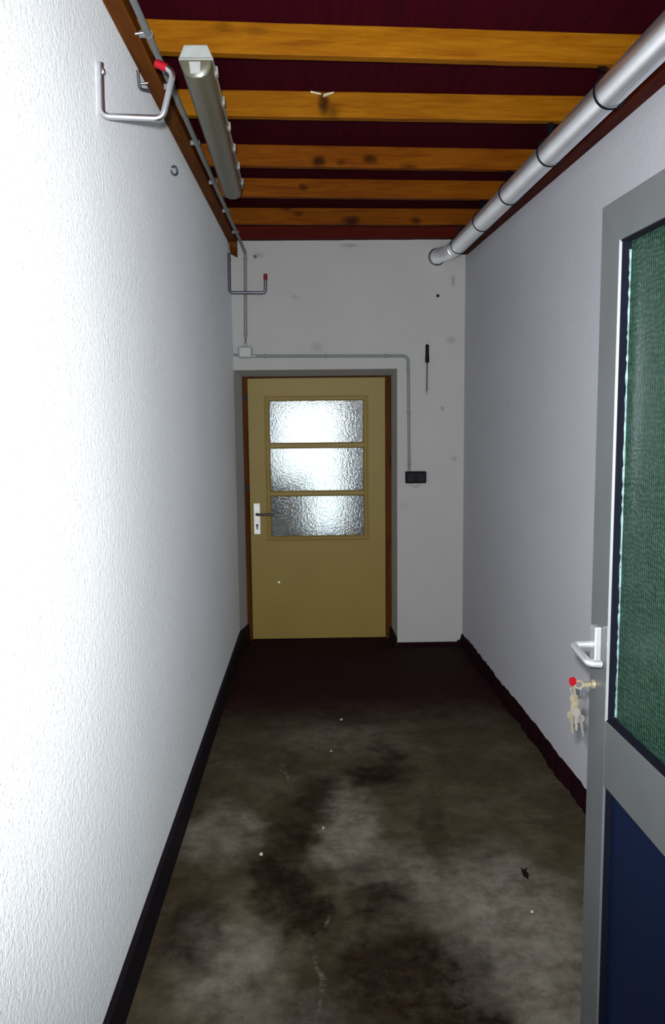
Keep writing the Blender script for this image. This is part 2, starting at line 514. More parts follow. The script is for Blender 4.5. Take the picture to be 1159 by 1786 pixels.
# ------------------------------------------------------------------ the shell
Y_B = 8.4                                            # rear wall of the room beyond the far door
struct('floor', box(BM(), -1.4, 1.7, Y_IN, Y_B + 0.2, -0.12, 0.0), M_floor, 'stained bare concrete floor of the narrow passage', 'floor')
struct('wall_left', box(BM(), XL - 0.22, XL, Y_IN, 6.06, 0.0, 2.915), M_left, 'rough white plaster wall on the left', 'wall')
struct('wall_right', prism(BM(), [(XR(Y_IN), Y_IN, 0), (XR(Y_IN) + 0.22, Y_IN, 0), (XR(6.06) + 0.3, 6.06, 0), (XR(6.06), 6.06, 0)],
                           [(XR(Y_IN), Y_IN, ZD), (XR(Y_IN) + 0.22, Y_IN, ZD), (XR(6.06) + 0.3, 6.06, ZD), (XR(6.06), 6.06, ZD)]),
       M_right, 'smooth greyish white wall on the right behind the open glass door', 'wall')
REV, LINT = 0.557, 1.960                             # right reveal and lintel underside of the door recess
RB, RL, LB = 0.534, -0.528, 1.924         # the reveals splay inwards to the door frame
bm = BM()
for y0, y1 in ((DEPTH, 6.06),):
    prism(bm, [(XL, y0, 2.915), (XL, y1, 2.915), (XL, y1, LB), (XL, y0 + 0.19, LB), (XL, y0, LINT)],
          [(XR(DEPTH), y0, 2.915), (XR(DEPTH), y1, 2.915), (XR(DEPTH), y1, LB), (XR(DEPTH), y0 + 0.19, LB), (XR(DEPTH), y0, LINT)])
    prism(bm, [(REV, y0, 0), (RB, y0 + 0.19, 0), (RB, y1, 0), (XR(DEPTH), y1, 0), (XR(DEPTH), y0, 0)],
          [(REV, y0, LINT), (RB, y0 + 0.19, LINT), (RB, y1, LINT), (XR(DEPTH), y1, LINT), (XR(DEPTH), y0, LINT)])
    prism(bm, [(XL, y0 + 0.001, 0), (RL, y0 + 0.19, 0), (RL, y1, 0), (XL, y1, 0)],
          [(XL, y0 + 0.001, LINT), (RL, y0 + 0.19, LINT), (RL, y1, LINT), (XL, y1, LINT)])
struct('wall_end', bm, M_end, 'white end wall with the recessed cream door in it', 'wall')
struct('ceiling', box(BM(), XL - 0.22, 1.45, Y_IN, 6.06, ZD, ZD + 0.03), M_deck, 'dark red brown boards above the orange joists', 'ceiling')

struct('baseboard_left', prism(BM(), [(XL, Y_IN, 0), (XL + 0.018, Y_IN, 0), (XL + 0.016, Y_IN, 0.121), (XL, Y_IN, 0.125)],
                               [(XL, 5.77, 0), (XL + 0.018, 5.77, 0), (XL + 0.016, 5.77, 0.121), (XL, 5.77, 0.125)]), M_black_base,
       'plain black skirting along the left wall', 'baseboard')
# ragged tarred skirting on the right
random.seed(5)
bm = BM()
prev = None
n = 150
for i in range(n + 1):
    y = Y_IN + (5.755 - Y_IN) * i / n
    top = 0.083 + random.uniform(-0.007, 0.007) + 0.006 * math.sin(y * 5)
    th = 0.022 + random.uniform(-0.006, 0.008) + 0.008 * max(0, math.sin(y * 7.3))
    x = XR(y)
    r = [bm.verts.new(q) for q in ((x, y, 0), (x - th, y, 0), (x - th * 0.75, y, top * 0.6), (x - 0.008, y, top), (x, y, top))]
    if prev:
        for k in range(5):
            bm.faces.new((prev[k], prev[(k + 1) % 5], r[(k + 1) % 5], r[k]))
    else:
        bm.faces.new(r)
    prev = r
bm.faces.new(prev)
struct('baseboard_right', bm, M_maroon, 'ragged dark maroon skirting along the right wall', 'baseboard')
struct('baseboard_end', box(box(BM(), REV, XR(5.755) - 0.01, 5.755, DEPTH, 0, 0.024), 0.985, XR(5.755) - 0.008, 5.745, DEPTH, 0, 0.036), M_maroon,
       'thin dark maroon strip at the foot of the end wall', 'baseboard')
struct('baseboard_recess', prism(BM(), [(REV - 0.001, 5.771, 0), (REV - 0.014, 5.772, 0), (RB - 0.020, 5.958, 0), (RB - 0.001, 5.958, 0)],
                                 [(REV - 0.001, 5.771, 0.055), (REV - 0.010, 5.776, 0.05), (RB - 0.016, 5.958, 0.085), (RB - 0.001, 5.958, 0.09)]), M_black_base,
       'short black skirting in the door recess beside the cream door', 'baseboard')

struct('baseboard_corner', prism(BM(), [(XL + 0.001, 5.771, 0), (XL + 0.018, 5.771, 0), (RL + 0.016, 5.958, 0), (RL + 0.001, 5.958, 0)],
                                 [(XL + 0.001, 5.771, 0.125), (XL + 0.016, 5.771, 0.121), (RL + 0.013, 5.958, 0.121), (RL + 0.001, 5.958, 0.125)]), M_black_base,
       'black skirting turning into the door recess on the left', 'baseboard')

# the dim room beyond the far door, with a daylit opening to the outside
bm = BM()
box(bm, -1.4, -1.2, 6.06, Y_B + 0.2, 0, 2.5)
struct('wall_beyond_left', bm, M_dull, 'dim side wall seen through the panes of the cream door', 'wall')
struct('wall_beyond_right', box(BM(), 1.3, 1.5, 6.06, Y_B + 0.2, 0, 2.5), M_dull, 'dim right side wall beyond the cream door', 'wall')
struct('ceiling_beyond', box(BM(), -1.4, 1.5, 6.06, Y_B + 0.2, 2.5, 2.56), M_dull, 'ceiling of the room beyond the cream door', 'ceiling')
bm = BM()
ox0, ox1, oz0, oz1 = -0.05, 0.24, 0.45, 1.78          # glazed strip of the outer door
wx0, wz0 = -0.40, 1.02                                # window beside it
box(bm, -1.2, wx0, Y_B, Y_B + 0.15, 0, 2.5)
box(bm, ox1, 1.3, Y_B, Y_B + 0.15, 0, 2.5)
box(bm, wx0, ox0, Y_B, Y_B + 0.15, 0, wz0)
box(bm, ox0, ox1, Y_B, Y_B + 0.15, 0, oz0)
box(bm, wx0, ox1, Y_B, Y_B + 0.15, oz1, 2.5)
struct('wall_beyond', bm, M_dull, 'rear wall of the far room with a bright daylit opening', 'wall')

# ------------------------------------------------------------------ far door
d1 = thing('door_1', (0, Y_DOOR, 0), 'cream painted door with three hammered glass panes in the end wall', 'door', None, 'structure')
fy0, fy1 = 5.955, 6.058
bm = BM()
box(bm, RL + 0.0005, -0.494, fy0 + 0.006, fy1, 0, LB - 0.0005)
obj('frame_post', bm, M_frame_wood, d1, bevel=0.002)
bm = BM(); box(bm, 0.494, RB - 0.0005, fy0 + 0.006, fy1, 0, LB - 0.0005)
obj('frame_post', bm, M_frame_wood, d1, bevel=0.002)
bm = BM(); box(bm, -0.494, 0.494, fy0 + 0.006, fy1, 1.914, LB - 0.0005)
obj('frame_head', bm, M_frame_wood, d1, bevel=0.002)
for z in (1.775, 1.135):
    obj('strike_plate', box(BM(), -0.522, -0.4955, fy0 + 0.002, fy0 + 0.014, z - 0.022, z + 0.022), M_black, d1)
gx0, gx1, gz0, gz1 = -0.345, 0.340, 0.765, 1.757
y0, y1 = Y_DOOR, Y_DOOR + 0.04
bm = BM()
box(bm, -0.4915, gx0, y0, y1, 0.006, 1.911)
box(bm, gx1, 0.4915, y0, y1, 0.006, 1.911)
box(bm, gx0, gx1, y0, y1, 0.006, gz0)
box(bm, gx0, gx1, y0, y1, gz1, 1.911)
leaf = obj('leaf', bm, M_cream, d1)
# moulded surround of the glass opening
bm = BM()
def frame_loop(bm, x0, x1, z0, z1, prof):
    """prof: list of (inset outward, y)"""
    loops = []
    for o, y in prof:
        loops.append([bm.verts.new(p) for p in ((x0 - o, y, z0 - o), (x1 + o, y, z0 - o), (x1 + o, y, z1 + o), (x0 - o, y, z1 + o))])
    for a, b in zip(loops, loops[1:] + loops[:1]):
        for k in range(4):
            bm.faces.new((a[k], a[(k + 1) % 4], b[(k + 1) % 4], b[k]))
    return bm
frame_loop(bm, gx0, gx1, gz0, gz1, [(0.030, y0 + 0.002), (0.028, y0 - 0.008), (0.018, y0 - 0.010), (0.014, y0 - 0.004), (0.004, y0 - 0.004), (-0.008, y0 + 0.010), (-0.008, y0 + 0.018), (0.0, y0 + 0.018)])
obj('glazing_moulding', bm, M_cream_bar, d1)
panes = [(1.456, gz1), (1.108, 1.405), (gz0, 1.058)]
for zb, zt in ((1.405, 1.456), (1.058, 1.108)):
    bm = BM()
    prism(bm, [(gx0, y0 + 0.0115, zb + 0.004), (gx0, y0 + 0.008, zb + 0.004), (gx0, y0 - 0.004, zb + 0.014), (gx0, y0 - 0.004, zt - 0.014), (gx0, y0 + 0.008, zt - 0.004), (gx0, y0 + 0.0115, zt - 0.004)],
          [(gx1, y0 + 0.0115, zb + 0.004), (gx1, y0 + 0.008, zb + 0.004), (gx1, y0 - 0.004, zb + 0.014), (gx1, y0 - 0.004, zt - 0.014), (gx1, y0 + 0.008, zt - 0.004), (gx1, y0 + 0.0115, zt - 0.004)])
    obj('glazing_bar', bm, M_cream_bar, d1)
for zb, zt in panes:
    obj('pane', box(BM(), gx0 + 0.001, gx1 - 0.001, y0 + 0.012, y0 + 0.017, zb - 0.007, zt + 0.007), M_pane, d1)
hp = obj('handle_plate', box(BM(), -0.466, -0.420, y0 - 0.007, y0 + 0.001, 0.790, 1.016), M_white, d1, bevel=0.003)
bm = BM()
tube(bm, fillet([(-0.443, y0 - 0.004, 0.938), (-0.443, y0 - 0.050, 0.938), (-0.318, y0 - 0.052, 0.940)], 0.02), 0.0095, 12)
obj('lever', bm, M_steel_dark, hp, smooth=True)
bm = BM(); tube(bm, [(-0.443, y0 - 0.0085, 0.856), (-0.443, y0 - 0.004, 0.856)], 0.010, 14); box(bm, -0.4485, -0.4375, y0 - 0.0085, y0 - 0.004, 0.825, 0.856)
obj('keyhole', bm, M_steel_dark, hp)
obj('knob_screw', ball(BM(), (-0.293, y0 - 0.002, 0.430), 0.009, (1, 0.5, 1)), M_white, d1, smooth=True)

# ------------------------------------------------------------------ joists, ledgers
def joist(yl, yr, w, z0, z1, mat, label):
    x0, x1 = XL + 0.002, 1.145
    sl = (yr - yl) / (0.9 + 0.4)
    def Y(x): return yl + sl * (x + 0.4)
    a, b = Y(x0), Y(x1)
    xa, xb = x0, XR(b) - 0.003
    b = Y(xb)
    bm = BM()
    k = 24
    # slightly uneven sawn beam
    rng = random.Random(int(yl * 100))
    pr = None
    for i in range(k + 1):
        x = xa + (xb - xa) * i / k
        yy = Y(x) + rng.uniform(-0.0012, 0.0012)
        dz = rng.uniform(-0.0008, 0.0008)
        r = [bm.verts.new(q) for q in ((x, yy, z0 + dz), (x, yy + w, z0 + dz), (x, yy + w, z1), (x, yy, z1))]
        if pr:
            for q in range(4):
                bm.faces.new((pr[q], pr[(q + 1) % 4], r[(q + 1) % 4], r[q]))
        else:
            bm.faces.new(r)
        pr = r
    bm.faces.new(pr)
    return tag(obj('ceiling_joist', bm, mat, None, False, 0.003), label, 'joist', 'joists under the roof boards')

JO = [(2.813, 2.908, 0.040, M_joist, 'orange pine joist nearest the viewer, at the near end of the strip lamp'),
      (3.386, 3.458, 0.040, M_joist, 'second orange pine joist, with a dark knot and pale splinters on its top edge'),
      (4.042, 4.133, 0.040, M_joist_red_dim, 'third orange pine joist, crossing just above the far half of the strip lamp'),
      (4.604, 4.686, 0.040, M_joist_red_dim, 'fourth orange pine joist, just past the far end of the strip lamp'),
      (5.256, 5.314, 0.040, M_joist_red_dim, 'fifth orange pine joist, last but one before the end wall')]
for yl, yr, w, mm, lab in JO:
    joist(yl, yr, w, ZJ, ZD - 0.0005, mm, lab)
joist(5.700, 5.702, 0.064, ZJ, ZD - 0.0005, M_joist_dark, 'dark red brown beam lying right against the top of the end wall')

lb = thing('ledger_beam', (XL + 0.028, 3.7, 2.70), 'brown stained ledger beam along the top of the left rough wall', 'beam', 'ledger beams carrying the joists')
obj('beam', box(BM(), XL + 0.001, XL + 0.056, 0.4, 5.66, 2.781, ZJ - 0.0005), M_ledger, lb, bevel=0.003)
bm = BM()
prism(bm, [(XL + 0.010, 5.60, 2.782), (XL + 0.056, 5.60, 2.782), (XL + 0.056, 5.60, 2.735), (XL + 0.010, 5.60, 2.760)],
      [(XL + 0.010, 5.66, 2.782), (XL + 0.056, 5.66, 2.782), (XL + 0.056, 5.66, 2.690), (XL + 0.010, 5.66, 2.715)])
obj('end_block', bm, M_ledger, lb)
bm = BM()
def rl(y, o, z): return (XR(y) - o, y, z)
prism(bm, [rl(0.4, 0.001, 2.706), rl(0.4, 0.062, 2.706), rl(0.4, 0.062, ZJ - 0.0005), rl(0.4, 0.001, ZJ - 0.0005)],
      [rl(5.696, 0.001, 2.706), rl(5.696, 0.062, 2.706), rl(5.696, 0.062, ZJ - 0.0005), rl(5.696, 0.001, ZJ - 0.0005)])
tag(obj('ledger_beam', bm, M_ledger_dim, None, False, 0.003), 'dark brown ledger beam along the top of the right wall behind the metal duct', 'beam', 'ledger beams carrying the joists')

# splinters of wood on the second joist
for i, (x, z, a) in enumerate(((0.062, ZD - 0.018, 0.8), (0.012, ZD - 0.012, -0.7))):
    bm = BM()
    yj = 3.4088
    prism(bm, [(x - 0.022, yj + 0.001, z - 0.008 * a), (x - 0.020, yj - 0.010, z - 0.004 * a), (x + 0.020, yj + 0.001, z + 0.004 + 0.008 * a)],
          [(x - 0.022, yj + 0.002, z + 0.006 - 0.008 * a), (x - 0.019, yj - 0.012, z + 0.006 - 0.004 * a), (x + 0.021, yj + 0.001, z + 0.010 + 0.008 * a)])
    tag(obj('wood_splinter', bm, M_chip), ('pale splinter on the second joist, right one of the pair by the knot', 'pale splinter on the second joist, left one of the pair by the knot')[i], 'splinter', 'splinters on the second joist')

# ------------------------------------------------------------------ metal duct on the right
def PX(y): return 0.974 - 0.0263 * (y - 2.83)
PZ, PR = 2.702, 0.050
duct = thing('metal_duct', (PX(3.7), 3.7, PZ - PR), 'shiny round metal duct hung under the joists along the right wall', 'duct')
cuts = [1.5, 2.20, 2.835, 3.475, 4.10, 4.69, 5.335]
for i in range(len(cuts) - 1):
    a, b = cuts[i], cuts[i + 1]
    bm = BM()
    jog = (0.0, 0.0005, -0.0005, 0.0006, -0.0004, 0.0004)[i]
    ys = [a + 0.0, a + 0.004, a + 0.03, a + 0.034, b - 0.03, b - 0.004, b]
    rs = [PR * 0.965, PR * 0.97, PR * 0.97, PR, PR, PR * 1.01, PR * 1.01]
    tube(bm, [(PX(y) + jog, y, PZ + jog) for y in ys], rs, 40)
    obj('duct_section', bm, M_galv, duct, smooth=True)
bm = BM()
tube(bm, [(PX(5.335), 5.335, PZ), (PX(5.36), 5.36, PZ), (PX(5.45) - 0.004, 5.45, PZ)], [PR * 1.01, PR, PR], 40)
obj('duct_section', bm, M_galv, duct, smooth=True)
bm = BM()
path = fillet([(PX(5.44) - 0.003, 5.44, PZ), (0.888, 5.58, PZ), (0.838, 5.70, PZ + 0.004), (0.828, 5.80, PZ + 0.004)], 0.09, 8)
tube(bm, path, PR * 0.985, 40)
obj('elbow', bm, M_galv, duct, smooth=True)
obj('joint_bead', ring(BM(), (PX(5.45) - 0.005, 5.452, PZ), (-0.1, 1, 0), PR, 0.0035, 36, 8), M_galv, duct, smooth=True)
obj('wall_collar', ring(BM(), (0.829, DEPTH - 0.002, PZ + 0.004), (0, 1, 0), PR + 0.004, 0.005, 36, 8), M_steel_dark, duct, smooth=True)

HL = ['black band hanger clasping the metal duct under the nearest joist', 'black band hanger clasping the metal duct under the second joist',
      'black band hanger clasping the metal duct under the third joist', 'black band hanger clasping the metal duct under the fourth joist',
      'black band hanger clasping the metal duct under the fifth joist, nearest its elbow']
for i, y in enumerate((2.835, 3.475, 4.10, 4.69, 5.335)):
    t = thing('duct_hanger', (PX(y), y, PZ - PR), HL[i], 'hanger', 'band hangers round the metal duct')
    obj('band', ring(BM(), (PX(y), y, PZ), (-0.0263, 1, 0), PR + 0.0062, 0.003, 36, 6, flat=2.2), M_black, t, smooth=True)
    yj = {0: 2.918, 1: 3.467, 2: 4.138, 3: 4.692, 4: 5.318}[i] + 0.018
    bm = BM()
    hexa(bm, [(PX(y) - 0.012, y - 0.006, PZ + PR + 0.005), (PX(y) + 0.012, y - 0.006, PZ + PR + 0.005), (PX(y) + 0.012, y + 0.006, PZ + PR + 0.005), (PX(y) - 0.012, y + 0.006, PZ + PR + 0.005),
              (PX(y) - 0.012, yj - 0.006, ZJ - 0.001), (PX(y) + 0.012, yj - 0.006, ZJ - 0.001), (PX(y) + 0.012, yj + 0.006, ZJ - 0.001), (PX(y) - 0.012, yj + 0.006, ZJ - 0.001)])
    obj('strap', bm, M_black, t)

# ------------------------------------------------------------------ strip lamp
lamp = thing('strip_lamp', (-0.385, 3.5, 2.71), 'long grey strip lamp, unlit, fixed lengthwise under the joists', 'lamp')
LY0, LY1 = 2.758, 4.262
def LX(y): return -0.3645 - 0.024 * (y - LY0)
def lsec(y, prof): return [(LX(y) + x, y, z) for x, z in prof]
up_prof = [(-0.036, ZJ - 0.001), (0.036, ZJ - 0.001), (0.050, 2.784), (0.052, 2.776), (-0.052, 2.776), (-0.050, 2.784)]
rim = [(-0.0545, 2.780), (0.0545, 2.780), (0.0545, 2.771), (-0.0545, 2.771)]
dprof = [(-0.050, 2.772), (-0.047, 2.748), (-0.034, 2.727), (-0.015, 2.717), (0.015, 2.717), (0.034, 2.727), (0.047, 2.748), (0.050, 2.772)]
obj('housing', prism(BM(), lsec(LY0 + 0.02, up_prof), lsec(LY1 - 0.02, up_prof)), M_housing, lamp)
obj('rim', prism(BM(), lsec(LY0 - 0.002, rim), lsec(LY1 + 0.002, rim)), M_housing, lamp, bevel=0.002)
bm = BM()
def shrink(p, k, zc=2.772): return [(x * k, zc + (z - zc) * k) for x, z in p]
secs = [(LY0 - 0.001, shrink(dprof, 0.90)), (LY0 + 0.002, shrink(dprof, 0.97)), (LY0 + 0.012, dprof), (LY1 - 0.012, dprof), (LY1 - 0.002, shrink(dprof, 0.97)), (LY1 + 0.001, shrink(dprof, 0.9))]
rr = [[bm.verts.new(p) for p in lsec(y, pf)] for y, pf in secs]
bm.faces.new(rr[0]); bm.faces.new(rr[-1])
for a, b in zip(rr, rr[1:]):
    for k in range(len(a)):
        bm.faces.new((a[k], a[(k + 1) % len(a)], b[(k + 1) % len(a)], b[k]))
obj('diffuser', bm, M_diffuser, lamp, smooth=True)
for y0_, y1_ in ((LY0 - 0.001, LY0 + 0.022), (LY1 - 0.022, LY1 + 0.001)):
    cp = [(x * 1.02, z) for x, z in up_prof]
    obj('end_cap', prism(BM(), lsec(y0_, cp), lsec(y1_, cp)), M_pale_plastic, lamp, bevel=0.003)
# pale plate standing in for the flash glint on the end of the cover
bm = BM()
prism(bm, [(LX(LY0) + x, LY0 - 0.003, z) for x, z in ((-0.022, 2.766), (0.014, 2.766), (0.012, 2.730), (-0.018, 2.730))],
      [(LX(LY0) + x, LY0 + 0.001, z) for x, z in ((-0.022, 2.766), (0.014, 2.766), (0.012, 2.730), (-0.018, 2.730))])
obj('end_glint', bm, M_pale_plastic, lamp)
for k in range(6):
    y = LY0 + 0.10 + k * 0.26
    for s in (1,):
        bm = BM()
        x = LX(y)
        prism(bm, [(x + s * 0.052, y - 0.012, 2.790), (x + s * 0.060, y - 0.012, 2.786), (x + s * 0.061, y - 0.012, 2.764), (x + s * 0.050, y - 0.012, 2.756)],
              [(x + s * 0.052, y + 0.012, 2.790), (x + s * 0.060, y + 0.012, 2.786), (x + s * 0.061, y + 0.012, 2.764), (x + s * 0.050, y + 0.012, 2.756)])
        obj('clip', bm, M_housing, lamp)

# ------------------------------------------------------------------ electrics: conduits, box, socket
CR = 0.0105
cu = thing('conduit', (-0.470, 5.745, 2.10), 'grey conduit along the left ledger beam and down the end wall to the junction box', 'conduit', 'surface conduits')
ye = DEPTH - CR - 0.004
bm = BM()
tube(bm, fillet([(-0.484, 0.5, 2.790), (-0.484, 5.60, 2.782), (-0.466, ye, 2.735), (-0.468, ye, 2.69), (-0.478, ye, 2.175)], 0.05, 6), CR, 14)
pipe = obj('tube', bm, M_conduit, cu, smooth=True)
tube_bm = tube(BM(), [(-0.478, ye, 2.18), (-0.480, ye, 2.12)], 0.005, 10)
obj('cable_end', tube_bm, M_steel_dark, cu, smooth=True)
for y in (2.30, 2.62, 3.02, 3.62, 4.22, 4.80, 5.35):
    bm = ring(BM(), (-0.484, y, 2.7885), (0, 1, 0), CR + 0.001, 0.0022, 20, 6, flat=3.0)
    box(bm, XL + 0.055, -0.484 - CR, y - 0.006, y + 0.006, 2.781, 2.797)
    obj('clip', bm, M_conduit, cu)
for z, x in ((2.70, -0.468), (2.20, -0.4775)):
    bm = ring(BM(), (x, ye, z), (0, 0, 1), CR + 0.001, 0.0022, 20, 6, flat=3.0)
    box(bm, x - 0.012, x + 0.012, ye + CR - 0.002, DEPTH - 0.0004, z - 0.007, z + 0.007)
    obj('clip', bm, M_conduit, cu)

jb = thing('junction_box', (-0.481, DEPTH, 2.05), 'pale grey square junction box on the end wall above the door corner', 'junction box')
obj('body', box(BM(), -0.528, -0.434, DEPTH - 0.040, DEPTH + 0.001, 2.040, 2.118), M_pale_plastic, jb, bevel=0.010)
obj('lid', box(BM(), -0.522, -0.440, DEPTH - 0.046, DEPTH - 0.038, 2.046, 2.112), M_pale_plastic, jb, bevel=0.004)
obj('gland', tube(BM(), [(-0.480, ye, 2.112), (-0.480, ye, 2.138)], 0.012, 14), M_pale_plastic, jb, smooth=True)
obj('gland', tube(BM(), [(-0.440, ye, 2.054), (-0.412, ye, 2.054)], 0.012, 14), M_pale_plastic, jb, smooth=True)
obj('gland', tube(BM(), [(-0.520, ye, 2.062), (-0.562, ye, 2.062)], 0.008, 14), M_conduit, jb, smooth=True)

c2 = thing('conduit', (0.63, DEPTH, 1.25), 'grey conduit across above the cream door and down to the black socket', 'conduit', 'surface conduits')
bm = BM()
tube(bm, fillet([(-0.418, ye, 2.053), (0.632, ye, 2.045), (0.640, ye, 1.245)], 0.045, 8), CR * 0.9, 14)
obj('tube', bm, M_conduit, c2, smooth=True)
for x, z in ((-0.345, 2.0525), (0.066, 2.049), (0.478, 2.046)):
    bm = ring(BM(), (x, ye, z), (1, 0, 0), CR + 0.0005, 0.0022, 20, 6, flat=3.0)
    box(bm, x - 0.007, x + 0.007, ye + CR - 0.002, DEPTH - 0.0004, z - 0.012, z + 0.012)
    obj('clip', bm, M_conduit, c2)
for x, z in ((0.633, 1.95), (0.636, 1.66), (0.639, 1.30)):
    bm = ring(BM(), (x, ye, z), (0, 0, 1), CR + 0.0005, 0.0022, 20, 6, flat=3.0)
    box(bm, x - 0.012, x + 0.012, ye + CR - 0.002, DEPTH - 0.0004, z - 0.007, z + 0.007)
    obj('clip', bm, M_conduit, c2)

so = thing('double_socket', (0.684, DEPTH, 1.169), 'black double wall socket at the foot of the conduit right of the door', 'socket')
obj('body', box(BM(), 0.612, 0.756, DEPTH - 0.046, DEPTH + 0.001, 1.170, 1.252), M_black, so, bevel=0.006)
for x in (0.649, 0.719):
    c_ = obj('cover', box(BM(), x - 0.031, x + 0.031, DEPTH - 0.054, DEPTH - 0.044, 1.178, 1.244), M_black, so, bevel=0.004)
    obj('hinge_knuckle', tube(BM(), [(x - 0.02, DEPTH - 0.052, 1.243), (x + 0.02, DEPTH - 0.052, 1.243)], 0.004, 10), M_black, c_, smooth=True)
bm = BM()
tube(bm, [(0.680 - 0.036 * math.cos(a), DEPTH - 0.022, 1.178 - 0.034 * math.sin(a)) for a in [math.pi * k / 16 for k in range(17)]], 0.0042, 10)
obj('cable_loop', bm, M_pale_plastic, so, smooth=True)

# ------------------------------------------------------------------ things hung on the walls
tl = thing('screwdriver', (0.762, DEPTH - 0.02, 1.782), 'long thin screwdriver with black handle hanging upright on the end wall', 'screwdriver')
tx, ty = 0.762, DEPTH - 0.020
obj('handle', tube(BM(), [(tx, ty, 1.996), (tx, ty, 2.002), (tx, ty, 2.02), (tx, ty, 2.07), (tx, ty, 2.110), (tx, ty, 2.119), (tx, ty, 2.123)],
                   [0.007, 0.0135, 0.0145, 0.012, 0.0125, 0.010, 0.004], 16), M_black, tl, smooth=True)
obj('shaft', tube(BM(), [(tx, ty, 2.0), (tx - 0.002, ty, 1.80)], 0.0052, 12), M_steel_dark, tl, smooth=True)
bm = BM(); hexa(bm, [(tx - 0.010, ty - 0.002, 1.782), (tx + 0.006, ty - 0.002, 1.782), (tx + 0.006, ty + 0.002, 1.782), (tx - 0.010, ty + 0.002, 1.782),
                     (tx - 0.007, ty - 0.005, 1.806), (tx + 0.003, ty - 0.005, 1.806), (tx + 0.003, ty + 0.005, 1.806), (tx - 0.007, ty + 0.005, 1.806)])
obj('tip', bm, M_dull_steel, tl)
obj('wall_nail', tube(BM(), [(tx, ty - 0.002, 2.105), (tx, DEPTH + 0.004, 2.105)], 0.003, 8), M_steel_dark, tl)

tag(obj('wall_plug', tube(BM(), [(0.836, DEPTH - 0.004, 2.448), (0.836, DEPTH + 0.002, 2.448)], 0.011, 16), M_black), 'small round black plug in the end wall below the duct elbow', 'wall plug')
tag(obj('wall_screw', tube(BM(), [(-0.402, DEPTH - 0.012, 2.716), (-0.402, DEPTH + 0.003, 2.716)], [0.011, 0.012], 12), M_steel_dark), 'dull screw head in the end wall just right of the conduit top', 'screw')

# large tube hooks of the left wall
h1 = thing('wall_hook', (XL, 2.31, 2.44), 'large bright tube hook with a red tip, near end of the left wall', 'hook', 'red tipped hooks on the left wall')
bm = BM()
hr = 0.0082
xw = XL + hr + 0.002
tube(bm, fillet([(xw, 2.315, 2.588), (xw, 2.305, 2.452), (-0.398, 2.31, 2.447), (-0.366, 2.315, 2.563), (-0.392, 2.318, 2.582)], 0.022, 8), hr, 16)
obj('bent_tube', bm, M_zinc, h1, smooth=True)
obj('red_cap', tube(BM(), [(-0.384, 2.3175, 2.5765), (-0.412, 2.3195, 2.589), (-0.4145, 2.3195, 2.590)], [0.0108, 0.0108, 0.007], 16), M_red, h1, smooth=True)
obj('fixing_screw', ball(BM(), (xw + 0.008, 2.312, 2.566), 0.008, (0.6, 1, 1)), M_zinc, h1, smooth=True)
h2 = thing('wall_hook', (XL, 5.53, 2.42), 'tube hook with dark red tip at the far corner of the left wall', 'hook', 'red tipped hooks on the left wall')
bm = BM()
yh = 5.535
tube(bm, fillet([(xw, yh + 0.02, 2.700), (xw, yh, 2.448), (-0.325, yh, 2.445), (-0.322, yh, 2.560)], 0.022, 8), 0.010, 16)
obj('bent_tube', bm, M_dull_steel, h2, smooth=True)
obj('red_cap', tube(BM(), [(-0.322, yh, 2.525), (-0.322, yh, 2.562), (-0.322, yh, 2.565)], [0.0125, 0.0125, 0.008], 16), M_dark_red, h2, smooth=True)
obj('fixing_screw', ball(BM(), (xw + 0.009, yh + 0.012, 2.66), 0.008, (0.6, 1, 1)), M_dull_steel, h2, smooth=True)

t = thing('screw_hook', (XL, 2.84, 2.70), 'small dark L shaped hook on the left wall beside the large bright hook', 'hook')
bm = BM(); tube(bm, fillet([(XL + 0.006, 2.826, 2.768), (XL + 0.006, 2.842, 2.716), (XL + 0.034, 2.87, 2.722)], 0.015, 6), 0.0048, 10)
obj('bent_rod', bm, M_steel_dark, t, smooth=True)
obj('cross_pin', tube(BM(), [(XL - 0.002, 2.85, 2.735), (XL + 0.030, 2.86, 2.742)], 0.004, 10), M_zinc, t, smooth=True)
bm = BM()
ring(bm, (XL + 0.012, 3.444, 2.631), (0.8, -0.6, 0), 0.017, 0.0042, 20, 8, (math.radians(100), math.radians(360)))
tube(bm, [(XL - 0.002, 3.455, 2.645), (XL + 0.012, 3.444, 2.646)], 0.004, 10)
tag(obj('screw_eye', bm, M_dull_steel, None, True), 'small open ring screw hook on the left wall under the ledger beam', 'hook')

# bare fixing screws on the ledger beam
tag(obj('beam_screw', tube(BM(), [(XL + 0.050, 2.585, 2.776), (XL + 0.074, 2.585, 2.779)], 0.004, 10), M_zinc, None, True), 'short bright bolt sticking out of the near end of the left ledger beam', 'bolt')

# ------------------------------------------------------------------ open glass door on the right
EX, EY = 0.689, 2.040
dl = math.hypot(0.0384, 1)
du = (0.0384 / dl, -1 / dl); dn = (-1 / dl, -0.0384 / dl)
def LT(u, t, z): return (EX + du[0] * u + dn[0] * t, EY + du[1] * u + dn[1] * t, z)
LW = 1.05
d2 = thing('door_2', LT(LW, -0.03, 0), 'open aluminium framed door with green ribbed glass above a navy panel', 'door', None, 'structure')
TH = -0.058
SW = 0.110
def lprism(bm, poly, t0, t1):
    prism(bm, [LT(u, t0, z) for u, z in poly], [LT(u, t1, z) for u, z in poly])
    return bm
zT, zTi, zMu, zMl, zBi = 2.148, 2.052, 0.916, 0.752, 0.105
obj('stile', lprism(BM(), [(0, 0.008), (SW, 0.008 + 0.097), (SW, zTi), (0, zT)], 0, TH), M_alu, d2, bevel=0.0012)
obj('stile', lprism(BM(), [(LW, 0.008), (LW - SW, 0.105), (LW - SW, zTi), (LW, zT)], 0, TH), M_alu, d2, bevel=0.0012)
